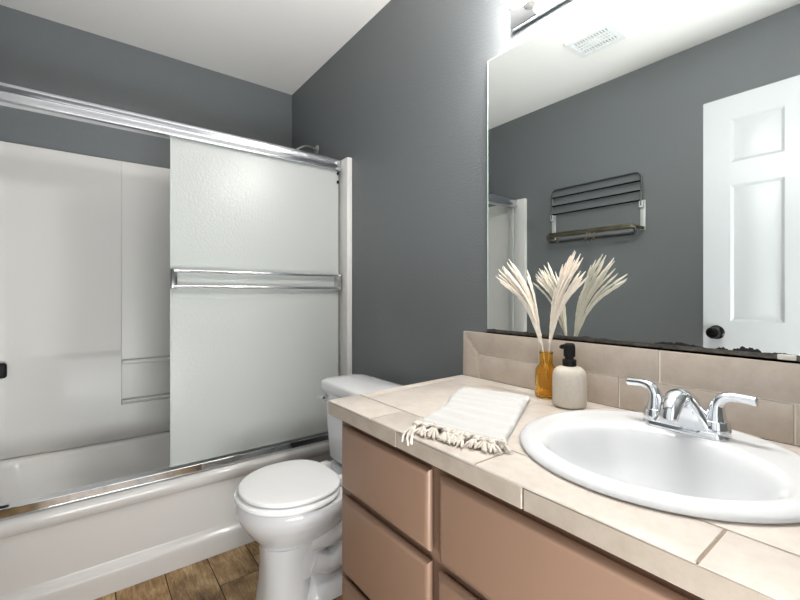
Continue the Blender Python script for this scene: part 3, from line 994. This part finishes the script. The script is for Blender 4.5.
# ------------------------------------------------------------------ folded towel with fringe
random.seed(5)
BLc, BRc, FRc, FLc = Vector((1.758, -0.205, 0)), Vector((1.940, -0.130, 0)), Vector((2.118, -0.470, 0)), Vector((1.925, -0.510, 0))
tw = thing('hand_towel', 'white ribbed hand towel folded flat on the tiled counter with knotted fringe', 'towel', (1.93, -0.33, 0.8205))
bm = bmesh.new()
NU, NV = 26, 90
def towel_pt(u, v, z):
    l = BLc.lerp(FLc, v)
    r = BRc.lerp(FRc, v)
    # the left edge steps in and out where the folds are
    wob = 0.008 * math.sin(v * 7.5) * (1 - u)
    p = l.lerp(r, u)
    d = (r - l).normalized()
    p -= d * wob
    return Vector((p.x, p.y, z))
def towel_layer(bm, z0, th, seed, ins=0.0):
    top, bot = [], []
    for j in range(NV + 1):
        v = ins + (1 - ins) * j / NV
        rowt, rowb = [], []
        for i in range(NU + 1):
            u = i / NU
            rib = 0.0026 * math.sin(v * 2 * math.pi * 7 + 0.6 * math.sin(u * 4 + seed)) + 0.0016 * math.sin(v * 9 + u * 3 + seed)
            ed = min(u, 1 - u, v + 0.02 if ins else v, 1 - v)
            rnd = th * (1 - math.exp(-ed / 0.012)) + 0.0012
            rowt.append(bm.verts.new(towel_pt(u, v, z0 + rnd + rib * min(1, ed / 0.05))))
            rowb.append(bm.verts.new(towel_pt(u, v, z0)))
        top.append(rowt); bot.append(rowb)
    for j in range(NV):
        for i in range(NU):
            bm.faces.new((top[j][i], top[j][i + 1], top[j + 1][i + 1], top[j + 1][i]))
            bm.faces.new((bot[j][i], bot[j + 1][i], bot[j + 1][i + 1], bot[j][i + 1]))
    for j in range(NV):
        bm.faces.new((top[j][0], top[j + 1][0], bot[j + 1][0], bot[j][0]))
        bm.faces.new((top[j][NU], bot[j][NU], bot[j + 1][NU], top[j + 1][NU]))
    for i in range(NU):
        bm.faces.new((top[0][i], bot[0][i], bot[0][i + 1], top[0][i + 1]))
        bm.faces.new((top[NV][i], top[NV][i + 1], bot[NV][i + 1], bot[NV][i]))
towel_layer(bm, 0.8212, 0.006, 0.3)
towel_layer(bm, 0.8285, 0.007, 1.7)
finish('cloth', bm, M['towel'], tw, smooth=60)
# tassels along the front end, some hanging over the counter edge
fd = (FLc - BLc).normalized()
wd = (FRc - FLc).normalized()
NT = 16
for k in range(NT):
    u = (k + 0.35) / (NT - 0.3)
    p = FLc.lerp(FRc, min(u, 1)) + Vector((0, 0, 0.8285)) - fd * 0.004
    side = random.uniform(-0.020, 0.016) - 0.03 * max(0, 0.35 - u)
    ln = random.uniform(0.036, 0.056) + (0.014 if k < 4 else 0) - (0.010 if k > 12 else 0)
    bm = bmesh.new()
    a = p + fd * ln * 0.25 + wd * side * 0.35 + Vector((0, 0, 0.004))
    kn = p + fd * ln * 0.5 + wd * side * 0.6 + Vector((0, 0, random.uniform(0.0, 0.006)))
    for s in (-1, 1):
        tube(bm, catmull([p + wd * s * 0.007, a + wd * s * 0.0045, kn], 4), [0.0034, 0.0038, 0.0034], 8)
    sphere(bm, kn, 0.0074, 12, 8, (1.1, 1, 0.85))
    tube(bm, catmull([kn + wd * 0.006 + fd * -.004, kn + fd * 0.005 + Vector((0, 0, 0.005)), kn - wd * 0.007], 4), 0.0034, 8)
    tube(bm, catmull([kn + wd * -0.006 + fd * -.002, kn + fd * -0.002 + Vector((0, 0, 0.0065)), kn + wd * 0.006 + fd * 0.004], 4), 0.0030, 8)
    end = p + fd * ln * 1.05 + wd * side * 1.3
    for q in range(6):
        e = end + wd * random.uniform(-0.016, 0.016) + fd * random.uniform(-0.010, 0.008)
        e.z = 0.8245 + random.uniform(0, 0.002)
        if e.y < -0.562:
            drop = min(0.022, -0.562 - e.y)
            top = Vector((kn.x * 0.35 + e.x * 0.65, -0.560, 0.8250))
            pts = [kn, top, Vector((e.x, -0.5705, 0.8195)), Vector((e.x + random.uniform(-.004, .004), -0.5715, 0.813 - drop))]
        else:
            pts = [kn, kn.lerp(e, 0.5) + Vector((0, 0, random.uniform(0.0, 0.004))), e]
        tube(bm, catmull(pts, 4), [0.0026, 0.0031, 0.0030, 0.0018], 7)
    finish('tassel', bm, M['fringe'], tw, smooth=60)

# ------------------------------------------------------------------ towel rack on the opposite wall (seen in the mirror)
WY = RY
tr_ = thing('towel_rack', 'folding metal towel rack with four rails on the grey wall opposite the mirror', 'towel rack', (1.29, WY, 1.49))
for x in (1.003, 1.577):
    bm = bmesh.new()
    box(bm, x - 0.014, x + 0.014, WY + 0.001, WY + 0.010, 1.485, 1.66, 0.003)
    box(bm, x - 0.012, x + 0.012, WY + 0.008, WY + 0.034, 1.615, 1.655, 0.003)
    finish('bracket', bm, M['silver'], tr_)
bm = bmesh.new()
yy = WY + 0.030
R = 0.03
pts = [(1.003, yy, 1.625), (1.003, yy, 1.822 - R), (1.003 + R * 0.3, yy, 1.822 - R * 0.3), (1.003 + R, yy, 1.822), (1.29, yy, 1.822), (1.577 - R, yy, 1.822), (1.577 - R * 0.3, yy, 1.822 - R * 0.3), (1.577, yy, 1.822 - R), (1.577, yy, 1.625)]
tube(bm, pts, 0.0062, 10)
finish('shelf_frame', bm, M['dark_steel'], tr_)
for z in (1.770, 1.713, 1.656):
    bm = bmesh.new()
    tube(bm, [(1.003, yy, z), (1.577, yy, z)], 0.0055, 10)
    finish('rail', bm, M['blackmetal'], tr_)['label'] = 'dark metal rail'
# lower towel bar loop
bm = bmesh.new()
y2 = WY + 0.105
tube(bm, [(1.003, WY + 0.004, 1.497), (1.003, y2 - 0.03, 1.497), (1.012, y2 - 0.008, 1.497), (1.035, y2, 1.497), (1.545, y2, 1.497), (1.568, y2 - 0.008, 1.497), (1.577, y2 - 0.03, 1.497), (1.577, WY + 0.004, 1.497)], 0.0105, 12)
finish('towel_bar', bm, M['bronze'], tr_)['label'] = 'dull bronze towel bar'
bm = bmesh.new()
box(bm, 1.022, 1.558, WY + 0.098, WY + 0.104, 1.497, 1.520, 0.002)
finish('front_rail', bm, M['bronze'], tr_)['label'] = 'flat bronze front rail'
bm = bmesh.new()
y3 = WY + 0.080
tube(bm, catmull([(1.010, y2 - 0.01, 1.495), (1.016, y3, 1.468), (1.05, y3, 1.460), (1.29, y3, 1.460), (1.53, y3, 1.460), (1.564, y3, 1.468), (1.570, y2 - 0.01, 1.495)], 5), 0.0085, 10)
finish('hanging_rail', bm, M['dark_steel'], tr_)
for x in (1.10, 1.29, 1.315, 1.34):
    bm = bmesh.new()
    tube(bm, catmull([(x, y2, 1.495), (x, y2 + 0.008, 1.475), (x, y2 + 0.004, 1.450), (x, y2 + 0.016, 1.444), (x, y2 + 0.022, 1.456)], 4), 0.0045, 8)
    finish('hook', bm, M['bronze'], tr_)

# ------------------------------------------------------------------ ceiling vent (seen in the mirror)
cv = thing('ceiling_vent', 'white slotted exhaust fan grille in the ceiling', 'vent', (1.535, -1.02, RZ))
bm = bmesh.new()
VX0, VX1, VY0, VY1 = 1.42, 1.655, -1.113, -0.93
for a, b, c, d in ((VX0, VX1, VY0, VY0 + 0.022), (VX0, VX1, VY1 - 0.022, VY1), (VX0, VX0 + 0.024, VY0 + 0.0221, VY1 - 0.0221), (VX1 - 0.024, VX1, VY0 + 0.0221, VY1 - 0.0221)):
    box(bm, a, b, c, d, RZ - 0.016, RZ - 0.001)
finish('vent_frame', bm, M['vent_white'], cv)
bm = bmesh.new()
n = 13
for i in range(n):
    x = VX0 + 0.030 + (VX1 - VX0 - 0.060) * i / (n - 1)
    box(bm, x - 0.0036, x + 0.0036, VY0 + 0.0221, VY1 - 0.0221, RZ - 0.012, RZ - 0.006)
for y in (VY0 + 0.065, (VY0 + VY1) / 2, VY1 - 0.065):
    box(bm, VX0 + 0.028, VX1 - 0.028, y - 0.004, y + 0.004, RZ - 0.014, RZ - 0.007)
box(bm, 1.515, 1.56, -1.04, -1.003, RZ - 0.0155, RZ - 0.008, 0.002)
finish('slats', bm, M['vent_white'], cv, smooth=0)
bm = bmesh.new(); box(bm, VX0 + 0.02, VX1 - 0.02, VY0 + 0.02, VY1 - 0.02, RZ - 0.004, RZ - 0.001)
finish('dark_backing', bm, mat('vent_shadow', (40, 41, 43), 0.9), cv, smooth=0)
